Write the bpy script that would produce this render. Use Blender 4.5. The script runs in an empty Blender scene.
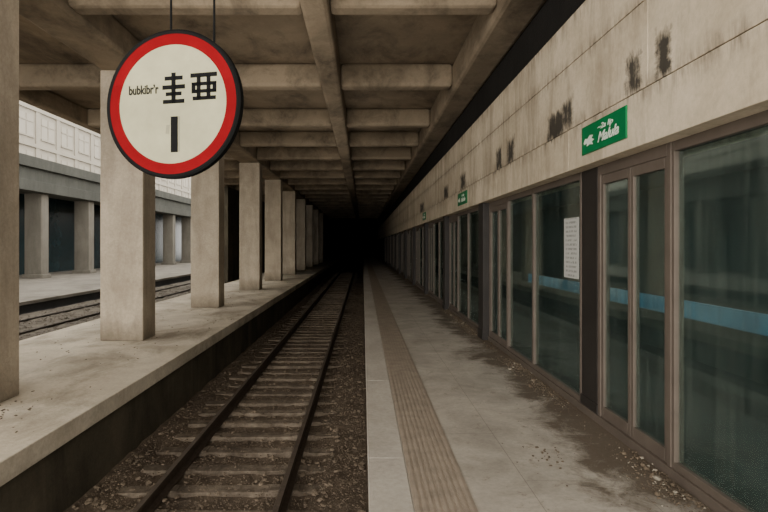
import bpy, bmesh, math, random
from mathutils import Vector, Matrix
random.seed(7)
SC=bpy.context.scene
COL=SC.collection
END=78.0

# ------------------------------------------------------------ materials
def newmat(name):
    m=bpy.data.materials.new(name); m.use_nodes=True
    nt=m.node_tree; b=nt.nodes['Principled BSDF']
    return m,nt,b
def N(nt,t,**k):
    n=nt.nodes.new(t)
    for a,v in k.items(): setattr(n,a,v)
    return n
def noise(nt,vec,scale,detail=6,rough=.6,dist=0):
    n=N(nt,'ShaderNodeTexNoise'); n.inputs['Scale'].default_value=scale
    n.inputs['Detail'].default_value=detail; n.inputs['Roughness'].default_value=rough
    n.inputs['Distortion'].default_value=dist
    nt.links.new(vec,n.inputs['Vector']); return n.outputs['Fac']
def ramp(nt,fac,stops):
    r=N(nt,'ShaderNodeValToRGB'); e=r.color_ramp.elements
    while len(e)<len(stops): e.new(.5)
    for i,(p,c) in enumerate(stops):
        e[i].position=p
        if not isinstance(c,(tuple,list)): c=(c,c,c)
        e[i].color=(*c[:3],1)
    nt.links.new(fac,r.inputs[0]); return r.outputs[0]
def mix(nt,fac,a,b,mode='MIX'):
    n=N(nt,'ShaderNodeMix',data_type='RGBA',blend_type=mode)
    for s,v in ((n.inputs[0],fac),(n.inputs[6],a),(n.inputs[7],b)):
        if hasattr(v,'links'): nt.links.new(v,s)
        elif isinstance(v,(tuple,list)): s.default_value=(*v[:3],1)
        else: s.default_value=v
    return n.outputs[2]
def math_(nt,op,a,b=None,c=None):
    n=N(nt,'ShaderNodeMath',operation=op)
    for i,v in enumerate((a,b,c)):
        if v is None: continue
        if hasattr(v,'links'): nt.links.new(v,n.inputs[i])
        else: n.inputs[i].default_value=v
    return n.outputs[0]
def pos(nt,scale=(1,1,1)):
    g=N(nt,'ShaderNodeNewGeometry')
    m=N(nt,'ShaderNodeMapping'); m.inputs['Scale'].default_value=scale
    nt.links.new(g.outputs['Position'],m.inputs[0]); return m.outputs[0]
def bump(nt,b,h,strength=.3,dist=.02):
    n=N(nt,'ShaderNodeBump'); n.inputs['Strength'].default_value=strength
    n.inputs['Distance'].default_value=dist
    nt.links.new(h,n.inputs['Height']); nt.links.new(n.outputs[0],b.inputs['Normal'])

def concrete(name,light,dark,stain,sc=1.2,stain_amt=.6,streak=True,rough=.9,bs=.35,extra=None,fine=.35):
    m,nt,b=newmat(name)
    p=pos(nt)
    n1=noise(nt,p,sc,8,.65,.3)
    col=mix(nt,ramp(nt,n1,[(.35,0),(.65,1)]),dark,light)
    ps=pos(nt,(1.3,1.3,.25)) if streak else pos(nt,(1,.5,1))
    n2=noise(nt,ps,1.1,7,.7,.4)
    f=math_(nt,'MULTIPLY',ramp(nt,n2,[(.46,0),(.70,1)]),stain_amt)
    col=mix(nt,f,col,stain)
    n3=noise(nt,p,22,5,.7)
    col=mix(nt,fine,col,ramp(nt,n3,[(.3,.35),(.7,1)]),'MULTIPLY')
    if extra: col=extra(nt,col)
    nt.links.new(col,b.inputs['Base Color'])
    b.inputs['Roughness'].default_value=rough
    b.inputs['Specular IOR Level'].default_value=.2
    h=math_(nt,'ADD',n3,n1)
    bump(nt,b,h,bs,.02)
    return m
def plain(name,c,rough=.6,metal=0,var=.3,sc=9,bs=.1,spec=.3,emit=0):
    m,nt,b=newmat(name)
    p=pos(nt); n1=noise(nt,p,sc,6,.65)
    col=mix(nt,ramp(nt,n1,[(.3,0),(.7,1)]),tuple(x*(1-var) for x in c),tuple(min(1,x*(1+var)) for x in c))
    nt.links.new(col,b.inputs['Base Color'])
    b.inputs['Roughness'].default_value=rough; b.inputs['Metallic'].default_value=metal
    b.inputs['Specular IOR Level'].default_value=spec
    if emit:
        nt.links.new(col,b.inputs['Emission Color']); b.inputs['Emission Strength'].default_value=emit
    if bs: bump(nt,b,n1,bs,.01)
    return m

M={}
def col_extra(nt,col):
    g=N(nt,'ShaderNodeNewGeometry'); s=N(nt,'ShaderNodeSeparateXYZ'); nt.links.new(g.outputs['Position'],s.inputs[0])
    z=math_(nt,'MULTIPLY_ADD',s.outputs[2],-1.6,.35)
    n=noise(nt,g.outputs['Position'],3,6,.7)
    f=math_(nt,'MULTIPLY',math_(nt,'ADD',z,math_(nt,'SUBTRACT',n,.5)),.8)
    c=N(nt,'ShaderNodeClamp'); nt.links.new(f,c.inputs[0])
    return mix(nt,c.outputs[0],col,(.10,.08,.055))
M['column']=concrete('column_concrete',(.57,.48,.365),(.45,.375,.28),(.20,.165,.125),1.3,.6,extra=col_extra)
M['farcol']=concrete('far_pillar_concrete',(.22,.20,.165),(.165,.15,.122),(.09,.08,.065),.6,.6)
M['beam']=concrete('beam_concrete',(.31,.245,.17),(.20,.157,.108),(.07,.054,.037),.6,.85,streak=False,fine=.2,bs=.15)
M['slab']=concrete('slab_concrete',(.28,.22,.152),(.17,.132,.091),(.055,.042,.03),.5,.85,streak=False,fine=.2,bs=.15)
M['platl']=concrete('old_platform_concrete',(.72,.635,.505),(.51,.44,.34),(.17,.14,.10),.8,.75,streak=False)
M['farplat']=concrete('far_platform_concrete',(.24,.215,.18),(.165,.148,.12),(.08,.07,.055),.5,.7,streak=False)
M['farbed']=concrete('dusty_far_bed',(.14,.118,.09),(.09,.075,.057),(.05,.04,.03),1.5,.7,streak=False,bs=.8)
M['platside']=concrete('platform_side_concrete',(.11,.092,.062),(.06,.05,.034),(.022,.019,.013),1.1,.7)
M['coping']=concrete('coping_stone',(.43,.39,.335),(.36,.325,.28),(.22,.19,.145),1.3,.5,streak=False,bs=.15)
M['dark']=concrete('painted_tunnel_dark',(.006,.005,.004),(.004,.003,.003),(.002,.002,.002),1,.5,rough=1,bs=0)  # near-black base colour paints in the darkness of the tunnel end
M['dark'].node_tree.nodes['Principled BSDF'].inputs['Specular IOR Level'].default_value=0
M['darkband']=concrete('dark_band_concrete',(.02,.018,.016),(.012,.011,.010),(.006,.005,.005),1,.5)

def floor_mat():
    m,nt,b=newmat('platform_tiles')
    g=N(nt,'ShaderNodeNewGeometry'); s=N(nt,'ShaderNodeSeparateXYZ'); nt.links.new(g.outputs['Position'],s.inputs[0])
    c=N(nt,'ShaderNodeCombineXYZ')
    nt.links.new(s.outputs[1],c.inputs[0]); nt.links.new(math_(nt,'SUBTRACT',s.outputs[0],.40),c.inputs[1])
    br=N(nt,'ShaderNodeTexBrick'); br.offset=.5
    nt.links.new(c.outputs[0],br.inputs['Vector'])
    br.inputs['Scale'].default_value=1; br.inputs['Brick Width'].default_value=1.9; br.inputs['Row Height'].default_value=.7
    br.inputs['Mortar Size'].default_value=.003; br.inputs['Mortar Smooth'].default_value=.4
    br.inputs['Color1'].default_value=(.42,.375,.315,1); br.inputs['Color2'].default_value=(.40,.357,.302,1)
    br.inputs['Mortar'].default_value=(.25,.22,.18,1)
    P=g.outputs['Position']
    n1=noise(nt,P,1.6,9,.72,.5)
    col=mix(nt,.7,br.outputs['Color'],ramp(nt,n1,[(.32,.45),(.62,1)]),'MULTIPLY')
    n2=noise(nt,P,3.4,11,.78,.4)
    n6=noise(nt,P,1.1,3,.5,.3)
    k=math_(nt,'MULTIPLY_ADD',s.outputs[0],.60,-1.38)
    k=math_(nt,'ADD',k,math_(nt,'MULTIPLY',n6,.9))
    f=math_(nt,'MULTIPLY',math_(nt,'ADD',k,n2),4.5)
    f=math_(nt,'SUBTRACT',f,2.05); cl=N(nt,'ShaderNodeClamp'); nt.links.new(f,cl.inputs[0])
    col=mix(nt,math_(nt,'MULTIPLY',cl.outputs[0],.9),col,(.085,.061,.041))
    n7=noise(nt,P,4.5,8,.8,.6)
    f7=math_(nt,'MULTIPLY',ramp(nt,n7,[(.57,0),(.66,1)]),ramp(nt,s.outputs[0],[(.3,0),(1,1)]))
    col=mix(nt,math_(nt,'MULTIPLY',f7,.65),col,(.12,.09,.062))
    n3=noise(nt,P,30,4,.7)
    col=mix(nt,.3,col,ramp(nt,n3,[(.3,.4),(.7,1)]),'MULTIPLY')
    nt.links.new(col,b.inputs['Base Color']); b.inputs['Roughness'].default_value=.8
    b.inputs['Specular IOR Level'].default_value=.2
    bump(nt,b,math_(nt,'SUBTRACT',math_(nt,'MULTIPLY',n3,.2),math_(nt,'MULTIPLY',br.outputs['Fac'],.5)),.3,.01)
    return m
M['tiles']=floor_mat()

def fascia_mat():
    m,nt,b=newmat('stained_panel_stone')
    g=N(nt,'ShaderNodeNewGeometry'); P=g.outputs['Position']
    s=N(nt,'ShaderNodeSeparateXYZ'); nt.links.new(P,s.inputs[0])
    n1=noise(nt,P,1.1,8,.65,.3)
    col=mix(nt,ramp(nt,n1,[(.35,0),(.65,1)]),(.45,.375,.27),(.64,.55,.42))
    n2=noise(nt,pos(nt,(1,2.2,.3)),1.2,7,.7,.3)
    col=mix(nt,math_(nt,'MULTIPLY',ramp(nt,n2,[(.48,0),(.72,1)]),.7),col,(.17,.13,.085))
    n5=noise(nt,pos(nt,(1,5,.8)),1.5,7,.75,.3)
    for z0,w in ((2.70,.16),(3.34,.12),(3.8,.2)):
        d=math_(nt,'DIVIDE',math_(nt,'ABSOLUTE',math_(nt,'SUBTRACT',s.outputs[2],z0)),w)
        v=math_(nt,'MAXIMUM',math_(nt,'SUBTRACT',1,d),0)
        v=math_(nt,'MULTIPLY',v,ramp(nt,n5,[(.45,0),(.65,.8)]))
        col=mix(nt,v,col,(.10,.078,.055))
    # soot smudges: soft, vertical, broken up by streaky noise
    n3=noise(nt,pos(nt,(1,14,1.8)),1.3,8,.65,.0)
    n8=noise(nt,pos(nt,(1,7,6)),1.6,6,.65,.0)
    mm=math_(nt,'ADD',math_(nt,'MULTIPLY',n3,.5),math_(nt,'MULTIPLY',n8,.5))
    wy=math_(nt,'MULTIPLY_ADD',noise(nt,pos(nt,(1,4,9)),1.5,6,.8),.18,-.09)
    wz=math_(nt,'MULTIPLY_ADD',noise(nt,pos(nt,(2,9,3)),1.5,5,.7),.26,-.13)
    Y=math_(nt,'ADD',s.outputs[1],wy); Z=math_(nt,'ADD',s.outputs[2],wz)
    tot=None
    for (y,z,hy,hz,a) in [(4.15,2.86,.12,.15,1.1),(3.73,2.87,.10,.15,1.1),(5.50,2.88,.16,.14,1.1),(5.80,2.83,.24,.12,1.25),(7.6,2.86,.20,.17,1.1),(8.25,2.86,.17,.17,1.1),(11.2,2.86,.34,.17,1.),(13.5,2.86,.40,.17,1.),(19,2.86,.7,.17,1)]:
        dy=math_(nt,'DIVIDE',math_(nt,'ABSOLUTE',math_(nt,'SUBTRACT',Y,y)),hy*1.2)
        dz=math_(nt,'DIVIDE',math_(nt,'ABSOLUTE',math_(nt,'SUBTRACT',Z,z)),hz*1.25)
        r2=math_(nt,'MAXIMUM',math_(nt,'POWER',dy,2),math_(nt,'POWER',dz,2))
        v=math_(nt,'MAXIMUM',math_(nt,'SUBTRACT',1.*a,r2),0)
        tot=v if tot is None else math_(nt,'MAXIMUM',tot,v)
    f=math_(nt,'SUBTRACT',math_(nt,'ADD',math_(nt,'MULTIPLY',tot,.38),mm),.58)
    f=math_(nt,'MULTIPLY',math_(nt,'MULTIPLY',f,3.6),math_(nt,'MINIMUM',math_(nt,'MULTIPLY',tot,3),1))
    cl=N(nt,'ShaderNodeClamp'); nt.links.new(f,cl.inputs[0])
    col=mix(nt,math_(nt,'MULTIPLY',cl.outputs[0],.94),col,(.022,.02,.017))
    n4=noise(nt,P,22,5,.7)
    col=mix(nt,.3,col,ramp(nt,n4,[(.3,.4),(.7,1)]),'MULTIPLY')
    nt.links.new(col,b.inputs['Base Color']); b.inputs['Roughness'].default_value=.85
    b.inputs['Specular IOR Level'].default_value=.2
    bump(nt,b,n4,.2,.01)
    return m
M['fascia']=fascia_mat()

M['tactile']=plain('tactile_rib_tile',(.25,.205,.16),.8,0,.2,6,.2,.2)
M['frame']=plain('bronze_frame_metal',(.095,.075,.06),.6,.1,.15,5,.05)
M['pier']=plain('dark_pier_metal',(.018,.015,.013),.6,.1,.3,3,.05)
M['rail']=plain('rusty_rail_steel',(.055,.04,.03),.6,.4,.35,14,.2)
M['farrail']=plain('dusty_far_rail',(.055,.045,.035),.9,.1,.3,14,.1)
M['railtop']=plain('worn_rail_head',(.13,.105,.085),.45,.6,.3,20,.1)
M['sleeper']=concrete('weathered_sleeper',(.24,.195,.148),(.105,.082,.06),(.055,.042,.031),7,.9,streak=False)
M['ballast']=concrete('ballast_bed',(.17,.13,.093),(.10,.075,.053),(.05,.037,.027),6,.7,streak=False,bs=1)
M['rock']=concrete('ballast_stone',(.23,.18,.13),(.125,.095,.067),(.065,.048,.034),9,.6,streak=False)
M['debris']=concrete('debris_rubble',(.17,.13,.09),(.085,.063,.043),(.05,.037,.026),14,.7,streak=False)
M['plaster']=concrete('plaster_crumb',(.34,.30,.24),(.23,.20,.155),(.15,.13,.10),14,.5,streak=False)
M['intwall']=plain('interior_teal_wall',(.028,.046,.045),.8,0,.4,1.2,0)
M['blue']=plain('blue_glow_band',(.07,.26,.40),.6,0,.3,1.0,0,.3,.13)  # faint emission added so the band glows; it is no lamp
M['black']=plain('black_enamel',(.006,.006,.006),.8,0,.2,8,0,.1)
M['ink']=plain('faded_black_ink',(.022,.021,.017),.8,0,.2,30,0,.1)
M['red']=plain('red_enamel',(.165,.002,.005),.6,0,.1,5,0,.05)
M['cream']=plain('cream_enamel',(.345,.328,.215),.6,0,.12,4,0,.1)
M['grey']=plain('faded_grey_paint',(.22,.205,.135),.5,0,.1,5,0)
M['green']=plain('green_sign_enamel',(.0,.13,.04),.55,0,.12,5,0,.2)
M['white']=plain('white_paint',(.62,.68,.58),.5,0,.05,5,0)
M['oppfascia']=concrete('grey_green_fascia',(.10,.10,.085),(.07,.07,.06),(.04,.04,.034),.4,.5)
M['oppglass']=plain('dark_teal_glazing',(.012,.026,.03),.25,0,.4,.4,0)
M['facade']=concrete('pale_render_facade',(.43,.39,.32),(.39,.35,.29),(.34,.305,.25),.3,.3,bs=.0)
M['facadeglass']=plain('hazed_window_glass',(.38,.345,.285),.8,0,.08,.5,0)  # glass paled close to the wall tone to imitate distance haze

def glass_mat():
    m=bpy.data.materials.new('dusty_green_glass'); m.use_nodes=True
    nt=m.node_tree; nt.nodes.clear()
    out=N(nt,'ShaderNodeOutputMaterial')
    tr=N(nt,'ShaderNodeBsdfTransparent'); tr.inputs[0].default_value=(.82,.91,.89,1)
    df=N(nt,'ShaderNodeBsdfDiffuse')
    gl=N(nt,'ShaderNodeBsdfGlossy'); gl.inputs['Roughness'].default_value=.04; gl.inputs[0].default_value=(.76,.86,.84,1)
    n=noise(nt,pos(nt,(1,5,.25)),1.5,8,.72,.4)
    c=ramp(nt,n,[(.3,(.035,.05,.045)),(.7,(.12,.14,.122))]); nt.links.new(c,df.inputs[0])
    mx=N(nt,'ShaderNodeMixShader')
    f=ramp(nt,n,[(.36,.04),(.68,.28)]); nt.links.new(f,mx.inputs[0])
    nt.links.new(tr.outputs[0],mx.inputs[1]); nt.links.new(df.outputs[0],mx.inputs[2])
    lw=N(nt,'ShaderNodeLayerWeight'); lw.inputs[0].default_value=.5
    fac=math_(nt,'MULTIPLY_ADD',math_(nt,'POWER',lw.outputs['Facing'],3),.38,.03)
    mx2=N(nt,'ShaderNodeMixShader'); nt.links.new(fac,mx2.inputs[0])
    nt.links.new(mx.outputs[0],mx2.inputs[1]); nt.links.new(gl.outputs[0],mx2.inputs[2])
    nt.links.new(mx2.outputs[0],out.inputs[0]); return m
M['glass']=glass_mat()

def paper_mat():
    m,nt,b=newmat('printed_notice_paper')
    tc=N(nt,'ShaderNodeTexCoord'); s=N(nt,'ShaderNodeSeparateXYZ'); nt.links.new(tc.outputs['Object'],s.inputs[0])
    z=math_(nt,'FRACT',math_(nt,'MULTIPLY',s.outputs[2],22))
    line=math_(nt,'GREATER_THAN',z,.5)
    n=noise(nt,pos(nt,(1,40,22)),1,2,.5)
    w=math_(nt,'MULTIPLY',line,math_(nt,'GREATER_THAN',n,.46))
    ay=math_(nt,'LESS_THAN',math_(nt,'ABSOLUTE',s.outputs[1]),.15)
    w=math_(nt,'MULTIPLY',w,ay)
    col=mix(nt,math_(nt,'MULTIPLY',w,.6),(.40,.40,.37),(.10,.10,.10))
    nt.links.new(col,b.inputs['Base Color']); b.inputs['Roughness'].default_value=.8
    return m
M['paper']=paper_mat()

# ------------------------------------------------------------ helpers
def tag(o,label=None,category=None,kind=None,group=None):
    if label:o['label']=label
    if category:o['category']=category
    if kind:o['kind']=kind
    if group:o['group']=group
def boxmesh(name,boxes,origin,bev=0,mats=None):
    bm=bmesh.new()
    for b in boxes:
        x0,x1,y0,y1,z0,z1=b[:6]; mi=b[6] if len(b)>6 else 0
        r=bmesh.ops.create_cube(bm,size=1)
        for v in r['verts']:
            v.co=Vector(((x0+x1)/2+v.co.x*(x1-x0)-origin[0],(y0+y1)/2+v.co.y*(y1-y0)-origin[1],(z0+z1)/2+v.co.z*(z1-z0)-origin[2]))
        fs={f for v in r['verts'] for f in v.link_faces}
        for f in fs: f.material_index=mi
        if bev:
            es={e for v in r['verts'] for e in v.link_edges}
            bmesh.ops.bevel(bm,geom=list(es),offset=bev,segments=2,profile=.5,affect='EDGES')
    me=bpy.data.meshes.new(name); bm.to_mesh(me); bm.free()
    return me
def boxes(name,bx,mats,bev=0,origin=None,parent=None,**t):
    if origin is None:
        origin=((min(b[0] for b in bx)+max(b[1] for b in bx))/2,(min(b[2] for b in bx)+max(b[3] for b in bx))/2,min(b[4] for b in bx))
    me=boxmesh(name,bx,origin,bev)
    if not isinstance(mats,(list,tuple)): mats=[mats]
    for m in mats: me.materials.append(M[m])
    o=bpy.data.objects.new(name,me); COL.objects.link(o)
    o.location=origin
    if parent:
        o.parent=parent; o.location=Vector(origin)-parent.location
    tag(o,**t); return o
def meshobj(name,verts,faces,mat,loc=(0,0,0),parent=None,**t):
    me=bpy.data.meshes.new(name); me.from_pydata([tuple(v) for v in verts],[],faces); me.update()
    me.materials.append(M[mat])
    o=bpy.data.objects.new(name,me); COL.objects.link(o); o.location=loc
    if parent: o.parent=parent
    tag(o,**t); return o

Y0=-3.0
# ------------------------------------------------------------ floors
ZL=-0.32; ZB=-1.36; ZB2=-.75
boxes('floor',[(.31,2.25,Y0,END,-.3,0)],'tiles',label='pale dusty slab platform floor beside the glass screen',kind='structure')
boxes('trim_1',[(.04,.308,Y0+i*2.4,Y0+(i+1)*2.4-.003,-.3,.004) for i in range(int((END+2.9)/2.4))],'coping',.004,label='pale stone coping along the platform edge',kind='structure')
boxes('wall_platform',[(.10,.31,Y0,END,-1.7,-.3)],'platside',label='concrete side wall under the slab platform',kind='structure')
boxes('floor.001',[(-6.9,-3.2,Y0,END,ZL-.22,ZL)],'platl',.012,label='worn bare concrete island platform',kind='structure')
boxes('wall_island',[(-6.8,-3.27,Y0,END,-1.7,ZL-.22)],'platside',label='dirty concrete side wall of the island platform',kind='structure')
rb=[(.315,.69,Y0,END,.0,.006)]
for i in range(9):
    x=.335+i*.0405
    rb.append((x-.011,x+.011,Y0,END,.006,.013))
boxes('tactile_strip',rb,'tactile',label='brown ribbed tactile paving strip set in the platform floor',category='tactile paving')

def bed(name,x0,x1,z,y0,y1,amp,label,mat='ballast',heap=None):
    nx,ny=24,260
    vs=[];fs=[]
    for j in range(ny+1):
        t=j/ny; y=y0+(y1-y0)*t**1.6
        for i in range(nx+1):
            x=x0+(x1-x0)*i/nx
            vs.append((x,y,z+random.uniform(-amp,amp)+(heap(x) if heap else 0)))
    for j in range(ny):
        for i in range(nx):
            a=j*(nx+1)+i; fs.append((a,a+1,a+nx+2,a+nx+1))
    return meshobj(name,vs,fs,mat,label=label,kind='structure')
def heap(x):
    if x>-.74: return min(.05,(x+.74)*.2)
    if x<-2.75: return min(.04,(-2.75-x)*.25)
    return 0
bed('floor.002',-3.27,.12,ZB,-3,END,.018,'brown ballast bed of the near track',heap=heap)
bed('floor.003',-11.5,-6.8,ZB2,-3,END,.02,'dusty gravel bed of the far track','farbed')

# ------------------------------------------------------------ sleepers & rails
first=None
for i in range(93):
    y=3.6+.62*i+random.uniform(-.04,.04)
    if y>60: break
    if first is None:
        x0,x1=-2.87,-.37
        first=boxes('track_sleeper',[(x0,x1,y-.105,y+.105,ZB-.1,ZB+.055),(-2.52,-2.16,y-.09,y+.09,ZB+.05,ZB+.065),(-1.08,-.72,y-.09,y+.09,ZB+.05,ZB+.065)],'sleeper',.012,
          label='weathered grey sleeper half buried in dirty ballast',category='railway sleeper',group='sleepers of the near track')
    else:
        o=first.copy(); COL.objects.link(o); o.location.y=y
        o.rotation_euler=(random.uniform(-.02,.02),random.uniform(-.01,.01),random.uniform(-.04,.04))
        o.location.x+=random.uniform(-.06,.06); o.location.z+=random.uniform(-.028,.0)
def rail(x,z,y0,y1,lab,grp,gz=.17,mt='rail'):
    prof=[(-.07,0),(.07,0),(.07,.012),(.012,.035),(.010,.115),(.036,.13),(.036,.155),(.028,gz-.002),(-.028,gz-.002),(-.036,.155),(-.036,.13),(-.010,.115),(-.012,.035),(-.07,.012)]
    n=len(prof); vs=[(px,-(y1-y0)/2,pz) for px,pz in prof]+[(px,(y1-y0)/2,pz) for px,pz in prof]
    fs=[(i,(i+1)%n,n+(i+1)%n,n+i) for i in range(n)]+[tuple(range(n))[::-1],tuple(range(n,2*n))]
    o=meshobj('steel_rail',vs,fs,mt,(x,(y0+y1)/2,z),label=lab,category='rail',group=grp)
    o.data.materials.append(M['railtop']); o.data.polygons[7].material_index=1 if mt=='rail' else 0
    return o
for x in (-2.34,-.90): rail(x,ZB+.066,Y0,END,'rusty brown steel rail running along the near track','rails of the near track',.17)
for x in (-10.4,-8.96): rail(x,ZB2-.10,Y0,END,'dusty steel rail half sunk in the far gravel bed','rails of the far track',.17,'farrail')

# ------------------------------------------------------------ loose stones
phi=(1+5**.5)/2
ICO=[Vector(v).normalized() for v in [(-1,phi,0),(1,phi,0),(-1,-phi,0),(1,-phi,0),(0,-1,phi),(0,1,phi),(0,-1,-phi),(0,1,-phi),(phi,0,-1),(phi,0,1),(-phi,0,-1),(-phi,0,1)]]
ICF=[(0,11,5),(0,5,1),(0,1,7),(0,7,10),(0,10,11),(1,5,9),(5,11,4),(11,10,2),(10,7,6),(7,1,8),(3,9,4),(3,4,2),(3,2,6),(3,6,8),(3,8,9),(4,9,5),(2,4,11),(6,2,10),(8,6,7),(9,8,1)]
def stones(name,pts,mat,flat=.6,mat2=None,p2=0,**t):
    vs=[];fs=[];mi=[]
    for (x,y,z,s) in pts:
        b=len(vs); R=Matrix.Rotation(random.uniform(0,6.28),3,'Z')@Matrix.Rotation(random.uniform(-.5,.5),3,'X')
        sc=Vector((random.uniform(.6,1.3),random.uniform(.6,1.3),random.uniform(.5,1)*flat))*s
        for v in ICO:
            w=v*random.uniform(.75,1.2); w=Vector((w.x*sc.x,w.y*sc.y,w.z*sc.z)); w=R@w
            vs.append((x+w.x,y+w.y,z+w.z))
        fs+= [(a+b,c+b,d+b) for a,c,d in ICF]
        mi+=[1 if random.random()<p2 else 0]*20
    o=meshobj(name,vs,fs,mat,**t)
    if mat2:
        o.data.materials.append(M[mat2]); o.data.polygons.foreach_set('material_index',mi)
    return o
pts=[]
for i in range(34000):
    y=4.5+ (random.random()**2.2)*38
    x=random.uniform(-3.2,.03)
    right=x>-.80; left=x<-2.45
    s=random.uniform(.005,.016) if random.random()<.95 else random.uniform(.02,.045)
    z=ZB+heap(x)+s*.25
    if right or left: z+=random.uniform(0,.045)
    elif random.random()<.1: continue
    else: z+=random.choice((.01,.035,.055))
    if abs(x+.9)<.08 or abs(x+2.34)<.08: continue
    pts.append((x,y,z,s))
stones('ballast_gravel',pts,'rock',label='loose reddish brown ballast stones around the sleepers',category='gravel',kind='stuff')
pts=[]
for i in range(2500):
    y=12+(random.random()**1.5)*21; pts.append((random.uniform(-11.3,-7),y,ZB2+.01,random.uniform(.02,.05)))
stones('far_gravel',pts,'farbed',label='loose gravel on the far track bed',category='gravel',kind='stuff')
pts=[]
cl=[(random.uniform(2.4,14) if random.random()<.7 else random.uniform(14,32)) for _ in range(24)]+[3.6,4.0]
for i in range(3600):
    cy=random.choice(cl); y=cy+random.gauss(0,.14+.012*cy)
    d=abs(random.gauss(0,.10)); x=2.08-d
    if not 2.1<y<36: continue
    s=random.uniform(.003,.010)*(2.8 if random.random()<.04 else 1)
    pts.append((x,y,max(.0,.03-d*.25)*random.random()+s*.3,s))
for i in range(1400):
    y=2.2+(random.random()**1.7)*30
    pts.append((2.085-abs(random.gauss(0,.22)),y,.002,random.uniform(.002,.007)))
for i in range(30):
    pts.append((1.40+random.gauss(0,.09),4.25+random.gauss(0,.12),.003,random.uniform(.004,.014)))
for i in range(100):
    pts.append((random.uniform(1.1,1.9),random.uniform(2.5,12),.002,random.uniform(.003,.008)))
stones('rubble_debris',pts,'debris',.75,'plaster',.09,label='crumbled dirt and rubble along the foot of the glass screen',category='debris',kind='stuff')
pts=[]
def clear(x,y):
    for cy in (6.5,11.2,17.1,23.8,30.0,36.3,42.6): 
        if -5.3<x<-4.36 and cy-.04<y<cy+.72: return False
    return True
for i in range(350):
    y=4+(random.random()**1.5)*35
    pts.append((random.uniform(-6.7,-3.3),y,ZL+.004,random.uniform(.005,.02)))
for i in range(260):
    pts.append((-4.5+random.gauss(0,.25),6.25+random.gauss(0,.25),ZL+.006,random.uniform(.006,.022)))
pts=[p for p in pts if clear(p[0],p[1])]
stones('platform_grit',pts,'debris',.5,label='small grit and plaster crumbs on the island platform',category='debris',kind='stuff')

# ------------------------------------------------------------ columns
colY=[6.5,11.2,17.1,23.8,30.0,36.3,42.6,48.9,55.2,61.5]
c0=None
for y in colY:
    if c0 is None:
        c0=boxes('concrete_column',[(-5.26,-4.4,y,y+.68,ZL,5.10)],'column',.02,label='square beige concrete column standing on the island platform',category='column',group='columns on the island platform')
    else:
        o=c0.copy(); COL.objects.link(o); o.location.y=y+.34

# ------------------------------------------------------------ ceiling
ZC=5.66
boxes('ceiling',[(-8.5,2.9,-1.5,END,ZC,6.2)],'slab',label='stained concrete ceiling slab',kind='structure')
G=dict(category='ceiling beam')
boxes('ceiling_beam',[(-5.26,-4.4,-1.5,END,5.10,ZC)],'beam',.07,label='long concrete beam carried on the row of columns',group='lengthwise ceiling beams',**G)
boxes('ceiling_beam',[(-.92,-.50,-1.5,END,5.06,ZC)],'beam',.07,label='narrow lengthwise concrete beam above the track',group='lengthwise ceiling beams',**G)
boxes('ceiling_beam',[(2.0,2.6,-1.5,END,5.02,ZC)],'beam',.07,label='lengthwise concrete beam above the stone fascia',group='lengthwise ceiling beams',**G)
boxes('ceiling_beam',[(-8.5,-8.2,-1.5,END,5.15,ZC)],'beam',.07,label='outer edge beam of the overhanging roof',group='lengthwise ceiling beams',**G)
ty=[.6,4.35,8.3,12.5,16.6,19.9]+[23.1+3.2*i for i in range(17)]
for (x0,x1) in ((-8.2,-5.26),(-4.4,-.92),(-.50,2.0)):
    f=None
    for y in ty:
        if f is None:
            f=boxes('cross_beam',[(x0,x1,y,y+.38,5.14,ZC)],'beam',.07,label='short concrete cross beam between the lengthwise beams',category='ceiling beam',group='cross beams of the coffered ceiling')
        else:
            o=f.copy(); COL.objects.link(o); o.location.y=y+.19

# ------------------------------------------------------------ right wall: fascia
fb=[(2.04,2.6,Y0,END,2.31,2.70),(2.04,2.6,Y0,END,2.70,3.8)]
y=3.93-2.9*2
while y<END-3:
    fb.append((2.0,2.04,y+.004,y+2.896,2.72,3.338))
    fb.append((2.0,2.04,y+.004,y+2.896,3.346,3.80))
    fb.append((1.975,2.04,y+1.45+.004,y+1.45+2.896,2.31,2.70))
    y+=2.9
boxes('wall_right',fb,'fascia',.004,label='stained beige stone fascia panels above the glass screen',kind='structure')
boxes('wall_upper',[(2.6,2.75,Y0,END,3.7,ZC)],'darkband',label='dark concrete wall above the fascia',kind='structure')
boxes('wall_interior',[(4.6,4.7,Y0,END,0,2.5)],'intwall',label='dark teal wall behind the glass screen',kind='structure')
boxes('floor.004',[(2.25,4.7,Y0,END,-.3,0)],'intwall',label='dark floor behind the glass',kind='structure')
boxes('ceiling.001',[(2.6,4.7,Y0,END,2.5,2.6)],'intwall',label='dark ceiling behind the glass',kind='structure')
boxes('trim_2',[(4.57,4.6,Y0,15.5,.57,.81)],'blue',label='blue band with added glow on the wall behind the glass',kind='structure')
boxes('baseboard_right',[(2.10,2.22,Y0,END,0,.07)],'frame',.004,label='brown metal sill under the glass screen',kind='structure')

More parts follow.
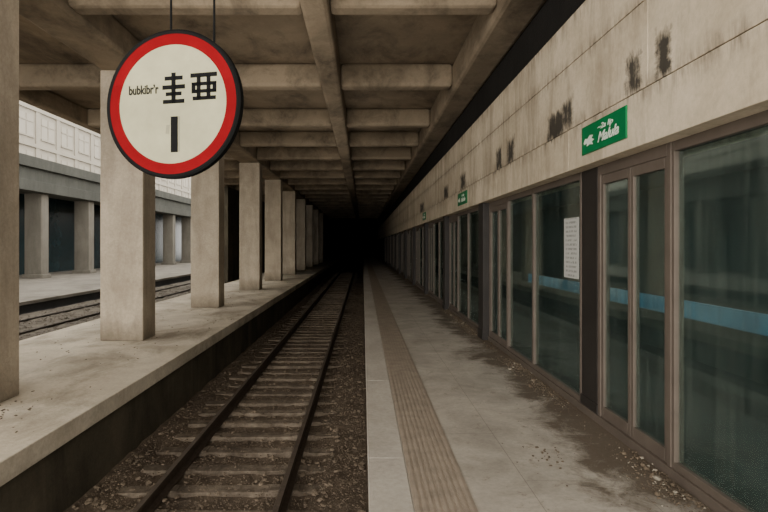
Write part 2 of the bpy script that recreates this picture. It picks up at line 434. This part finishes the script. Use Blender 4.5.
# ------------------------------------------------------------ glass modules
wi=di=0
def window(y0,y1):
    global wi; wi+=1
    X0,X1=2.12,2.19; w=.035
    f=boxes('window_%d'%wi,[(X0,X1,y0,y0+w,.07,2.31),(X0,X1,y1-w,y1,.07,2.31),(X0,X1,y0+w,y1-w,.07,.12),(X0,X1,y0+w,y1-w,2.24,2.31)],'frame',.004,
      label='dusty greenish glass panel in a thin bronze frame',kind='structure')
    boxes('glass_pane',[(2.15,2.158,y0+w-.005,y1-w+.005,.115,2.245)],'glass',parent=f)
def door(y0,y1):
    global di; di+=1
    w=.055
    f=boxes('door_%d'%di,[(2.115,2.20,y0,y0+w,.07,2.31),(2.115,2.20,y1-w,y1,.07,2.31),(2.115,2.20,y0+w,y1-w,2.22,2.31)],'frame',.005,
      label='bronze framed pair of glass platform doors',kind='structure')
    ym=(y0+y1)/2
    for a,b in ((y0+w,ym-.003),(ym+.003,y1-w)):
        s=.045
        l=boxes('door_leaf',[(2.125,2.175,a,a+s,.072,2.22),(2.125,2.175,b-s,b,.072,2.22),(2.125,2.175,a+s,b-s,.072,.17),(2.125,2.175,a+s,b-s,2.14,2.22)],'frame',.004,parent=f)
        p=boxes('glass_pane',[(2.145,2.153,a+s-.005,b-s+.005,.165,2.145)],'glass')
        p.location=p.location-l.location-f.location; p.parent=l
for k in range(-1,11):
    b=5.45+4.35*k
    window(b,b+1.55); window(b+1.55,b+2.75); door(b+2.75,b+3.95)
    xo=2.12 if k<0 else 2.015
    boxes('metal_pier',[(xo,2.24,b+3.97,b+4.33,.07,2.31),(xo-.01,2.25,b+3.955,b+4.345,.0,.16)],'pier',.008,label='dark flat metal pier between the glass doors and panels',category='pier',group='dark piers of the glass screen')
boxes('wall_screen',[(2.12,2.2,53.4,END,.07,2.31)],'intwall',label='dark closing panel at the end of the glass screen',kind='structure')
boxes('wall_screen_near',[(2.12,2.2,Y0,1.09,.07,2.31)],'intwall',label='dark closing panel of the glass screen',kind='structure')

boxes('paper_notice',[(2.143,2.1485,5.57,5.97,1.26,1.88)],'paper',origin=(2.145,5.77,1.57),label='white printed notice stuck on the dusty glass panel',category='notice')

# ------------------------------------------------------------ closed dark end of the hall
boxes('wall_end',[(-12,5,END,END+.5,-2,6.3)],'dark',label='end wall of the track hall, painted black for tunnel darkness',kind='structure')
boxes('wall_light_block',[(-8.5,-8.2,34,END,-1.7,5.15)],'platside',label='grimy wall added to keep side daylight out of the deep hall',kind='structure')  # added side wall, blocks daylight so the deep hall falls dark

# ------------------------------------------------------------ far side of the station
boxes('floor.005',[(-26,-11.5,Y0,110,ZL-.12,ZL)],'farplat',.01,label='dusty concrete far platform',kind='structure')
boxes('wall_far_platform',[(-25.9,-11.52,Y0,110,-1.7,ZL-.12)],'darkband',label='dark side wall of the far platform',kind='structure')
f=None
for i in range(12):
    y=10.0+5.6*i
    if f is None: f=boxes('square_pillar',[(-19.6,-18.6,y,y+.75,ZL,4.6),(-19.72,-18.48,y-.08,y+.83,ZL,ZL+.22)],'farcol',.03,label='thick pale concrete pillar on the far platform',category='column',group='pillars of the far platform')
    else:
        o=f.copy(); COL.objects.link(o); o.location.y=y+.375
boxes('fascia_beam',[(-20,-18.3,-2,110,4.6,5.2),(-20,-18.45,-2,110,5.2,5.9),(-20,-18.2,-2,110,5.9,6.5)],'oppfascia',.02,label='grey green stepped fascia over the far pillars',category='fascia')
boxes('wall_far',[(-22.3,-22,Y0,110,ZL,6.4)],'oppglass',label='dark teal glazed wall on the far platform',kind='structure')
boxes('ceiling.002',[(-26,-20,-2,110,6.1,6.45)],'oppfascia',label='roof over the far platform',kind='structure')
bb=[(-37,-27,10,130,-1,24)]
for z in (6.6,9.6,12.6,15.6): bb.append((-27,-26.85,10,130,z,z+.3))
for i in range(38):
    y=12+3.1*i; bb.append((-27,-26.9,y,y+.55,-1,20))
bld=boxes('office_building',bb,'facade',label='pale rendered building with rows of windows behind the far platform',category='building')
wf=None
for z in (7.5,10.5,13.5):
    for i in range(30):
        y=12+3.1*i+.9
        if wf is None:
            wf=boxes('facade_window',[(-27.02,-26.97,y,y+1.9,z,z+1.7,0),(-26.98,-26.93,y+.9,y+1.0,z,z+1.7,1),(-26.98,-26.93,y,y+1.9,z+1.1,z+1.2,1),(-26.98,-26.9,y-.1,y+2.0,z-.15,z,1)],['facadeglass','facade'],parent=bld)
            base=wf.location.copy(); by,bz=y,z
        else:
            o=wf.copy(); COL.objects.link(o); o.parent=bld; o.location=base+Vector((0,y-by,z-bz))

# ------------------------------------------------------------ round hanging sign
sx,sy,sz=-1.52,4.5,1.6+1.125
emp=bpy.data.objects.new('round_sign',None); COL.objects.link(emp); emp.location=(sx,sy,sz); emp.rotation_euler=(0,0,math.radians(-13))
tag(emp,label='round cream sign with red ring hanging above the track',category='sign')
def lathe(name,prof,mat,n=96):
    vs=[];fs=[]
    for (r,y) in prof:
        for i in range(n):
            a=2*math.pi*i/n; vs.append((r*math.cos(a),y,r*math.sin(a)))
    for j in range(len(prof)-1):
        for i in range(n):
            fs.append((j*n+i,j*n+(i+1)%n,(j+1)*n+(i+1)%n,(j+1)*n+i))
    o=meshobj(name,vs,fs,mat,parent=emp)
    bm=bmesh.new(); bm.from_mesh(o.data); bmesh.ops.remove_doubles(bm,verts=bm.verts,dist=1e-5); bmesh.ops.recalc_face_normals(bm,faces=bm.faces); bm.to_mesh(o.data); bm.free()
    return o
lathe('sign_rim',[(.560,-.035),(.580,-.042),(.595,-.030),(.595,.025),(.585,.035),(.0,.035)],'black')
lathe('sign_face',[(.0,-.030),(.485,-.030),(.485,.0)],'cream')
lathe('red_ring',[(.475,-.02),(.475,-.033),(.565,-.033),(.565,-.02)],'red')
def strokes(name,rects,mat,yf=-.032,dx=0):
    vs=[];fs=[]
    for r in rects:
        x0,x1,z0,z1=r[:4]; sk=r[4] if len(r)>4 else 0
        x0+=dx; x1+=dx
        b=len(vs)
        vs+=[(x0,yf,z0),(x1,yf,z0),(x1+sk,yf,z1),(x0+sk,yf,z1),(x0,yf+.004,z0),(x1,yf+.004,z0),(x1+sk,yf+.004,z1),(x0+sk,yf+.004,z1)]
        fs+=[(b,b+1,b+2,b+3),(b+4,b+7,b+6,b+5),(b,b+4,b+5,b+1),(b+1,b+5,b+6,b+2),(b+2,b+6,b+7,b+3),(b+3,b+7,b+4,b)]
    return meshobj(name,vs,fs,mat,parent=emp)
strokes('sign_character',[(-.085,.075,.190,.222),(-.025,.013,.01,.25),(-.105,.095,.118,.152),(-.075,.065,.066,.096),(-.10,.09,.004,.036)],'black',dx=.022)
strokes('sign_character',[(.135,.365,.198,.232),(.190,.224,.03,.21),(.275,.309,.03,.21),(.145,.36,.132,.160),(.145,.178,.080,.15),(.327,.360,.080,.15),(.145,.36,.074,.102),(.155,.355,.018,.048)],'black',dx=.03)
strokes('sign_bar',[(-.038,.024,-.385,-.10)],'black',dx=.03)
strokes('sign_bar_shade',[(.026,.042,-.380,-.10)],'grey',-.0315,dx=.03)
strokes('faint_mark',[(-.055,-.025,-.235,-.165,.008)],'grey',-.0315)
def textmesh(name,s,size,mat,width=None,bold=.0,depth=.001,shear=0):
    cu=bpy.data.curves.new(name,'FONT'); cu.body=s; cu.size=size; cu.align_x='CENTER'; cu.align_y='CENTER'; cu.offset=bold; cu.extrude=depth; cu.shear=shear
    o=bpy.data.objects.new(name+'_tmp',cu); COL.objects.link(o)
    bpy.context.view_layer.update()
    dg=bpy.context.evaluated_depsgraph_get()
    me=bpy.data.meshes.new_from_object(o.evaluated_get(dg)); me.name=name
    bpy.data.objects.remove(o)
    xs=[v.co.x for v in me.vertices]
    if width and xs:
        k=width/(max(xs)-min(xs)); c=(max(xs)+min(xs))/2
        for v in me.vertices: v.co.x=(v.co.x-c)*k
    me.materials.clear(); me.materials.append(M[mat])
    ob=bpy.data.objects.new(name,me); COL.objects.link(ob); return ob
t=textmesh('sign_lettering','bubkibr\u2019r',.10,'ink',.27,.003)
t.parent=emp; t.rotation_euler=(math.radians(90),0,0); t.location=(-.252,-.032,.125)
def rod(lx,lz):
    vs=[];n=12; top=5.14-sz
    for z in (lz-.05,top):
        for i in range(n):
            a=2*math.pi*i/n; vs.append((lx+.009*math.cos(a),.0+.009*math.sin(a),z))
    fs=[(i,(i+1)%n,n+(i+1)%n,n+i) for i in range(n)]+[tuple(range(n,2*n))]
    return meshobj('hanging_rod',vs,fs,'black',parent=emp)
rod(-.025,.6); rod(.355,.49)

# ------------------------------------------------------------ green signs
def green(yc,L,line1,line2,lab):
    z0,z1=2.40,2.645
    s=boxes('green_sign',[(1.960,1.976,yc-L/2,yc+L/2,z0,z1)],'green',.003,label=lab,category='sign')
    def put(ob,dy,dz):
        ob.parent=s; ob.rotation_euler=(math.radians(90),0,math.radians(-90)); ob.location=(-.0095,dy,dz)
    a=textmesh('sign_lettering',line1,.062,'white',L*.34,.0005,shear=.3); put(a,-L*.08,.180)
    b=textmesh('sign_lettering',line2,.115,'white',L*.46,.0022,shear=.4); put(b,-L*.14,.092)
    e=[(.44,.105),(.40,.135),(.34,.125),(.28,.150),(.20,.140),(.235,.115),(.17,.098),(.23,.086),(.20,.060),(.29,.072),(.36,.060),(.355,.088),(.43,.085)]
    meshobj('leaf_emblem',[(-.0095,a*L,b) for a,b in e],[tuple(range(len(e)))],'white',parent=s)
green(4.60,.84,'~2a lip','Malula','green enamel sign with white emblem and lettering on the fascia')
green(11.1,1.0,'~2a lip','Malula','small green enamel sign with white lettering further along the fascia')
green(18.0,.86,'~2a lip','Malula','small green enamel sign with white lettering further along the fascia')

# ------------------------------------------------------------ light
w=bpy.data.worlds.new('World'); SC.world=w; w.use_nodes=True
bg=w.node_tree.nodes['Background']; bg.inputs[0].default_value=(1,.97,.91,1); bg.inputs[1].default_value=4.1
def area(name,loc,dirv,sxx,syy,e,c=(1,.94,.845)):
    a=bpy.data.lights.new(name,'AREA'); a.shape='RECTANGLE'; a.size=sxx; a.size_y=syy; a.energy=e; a.color=c
    o=bpy.data.objects.new(name,a); COL.objects.link(o); o.location=loc
    o.rotation_euler=Vector(dirv).to_track_quat('-Z','Y').to_euler(); return o
area('ceiling_fill_near',(-1.2,5,2.9),(0,0.001,1),3,11,70)  # unseen fills added in mid-air, middle and deep too, to brighten the ceiling
area('ceiling_fill_middle',(-1.2,17,2.9),(0,.001,1),3,11,48)
area('ceiling_fill_deep',(-1.2,29,2.9),(0,.001,1),3,10,10)
area('interior_fill',(3.4,8,2.45),(0,.001,-1),1.2,16,34,(.9,1,1))  # added fill without a fixture, brightens the room behind the glass
area('entrance_light',(-2.5,-9,4),(.03,1,-.12),11,6,2500)

# ------------------------------------------------------------ camera
cd=bpy.data.cameras.new('Camera'); cam=bpy.data.objects.new('Camera',cd); COL.objects.link(cam)
cam.location=(0,0,1.6); cam.rotation_euler=(math.radians(90),0,0)
cd.sensor_width=36; cd.lens=560/768*36; cd.shift_x=21/768; cd.shift_y=-11/768; cd.clip_start=.05; cd.clip_end=400
SC.camera=cam
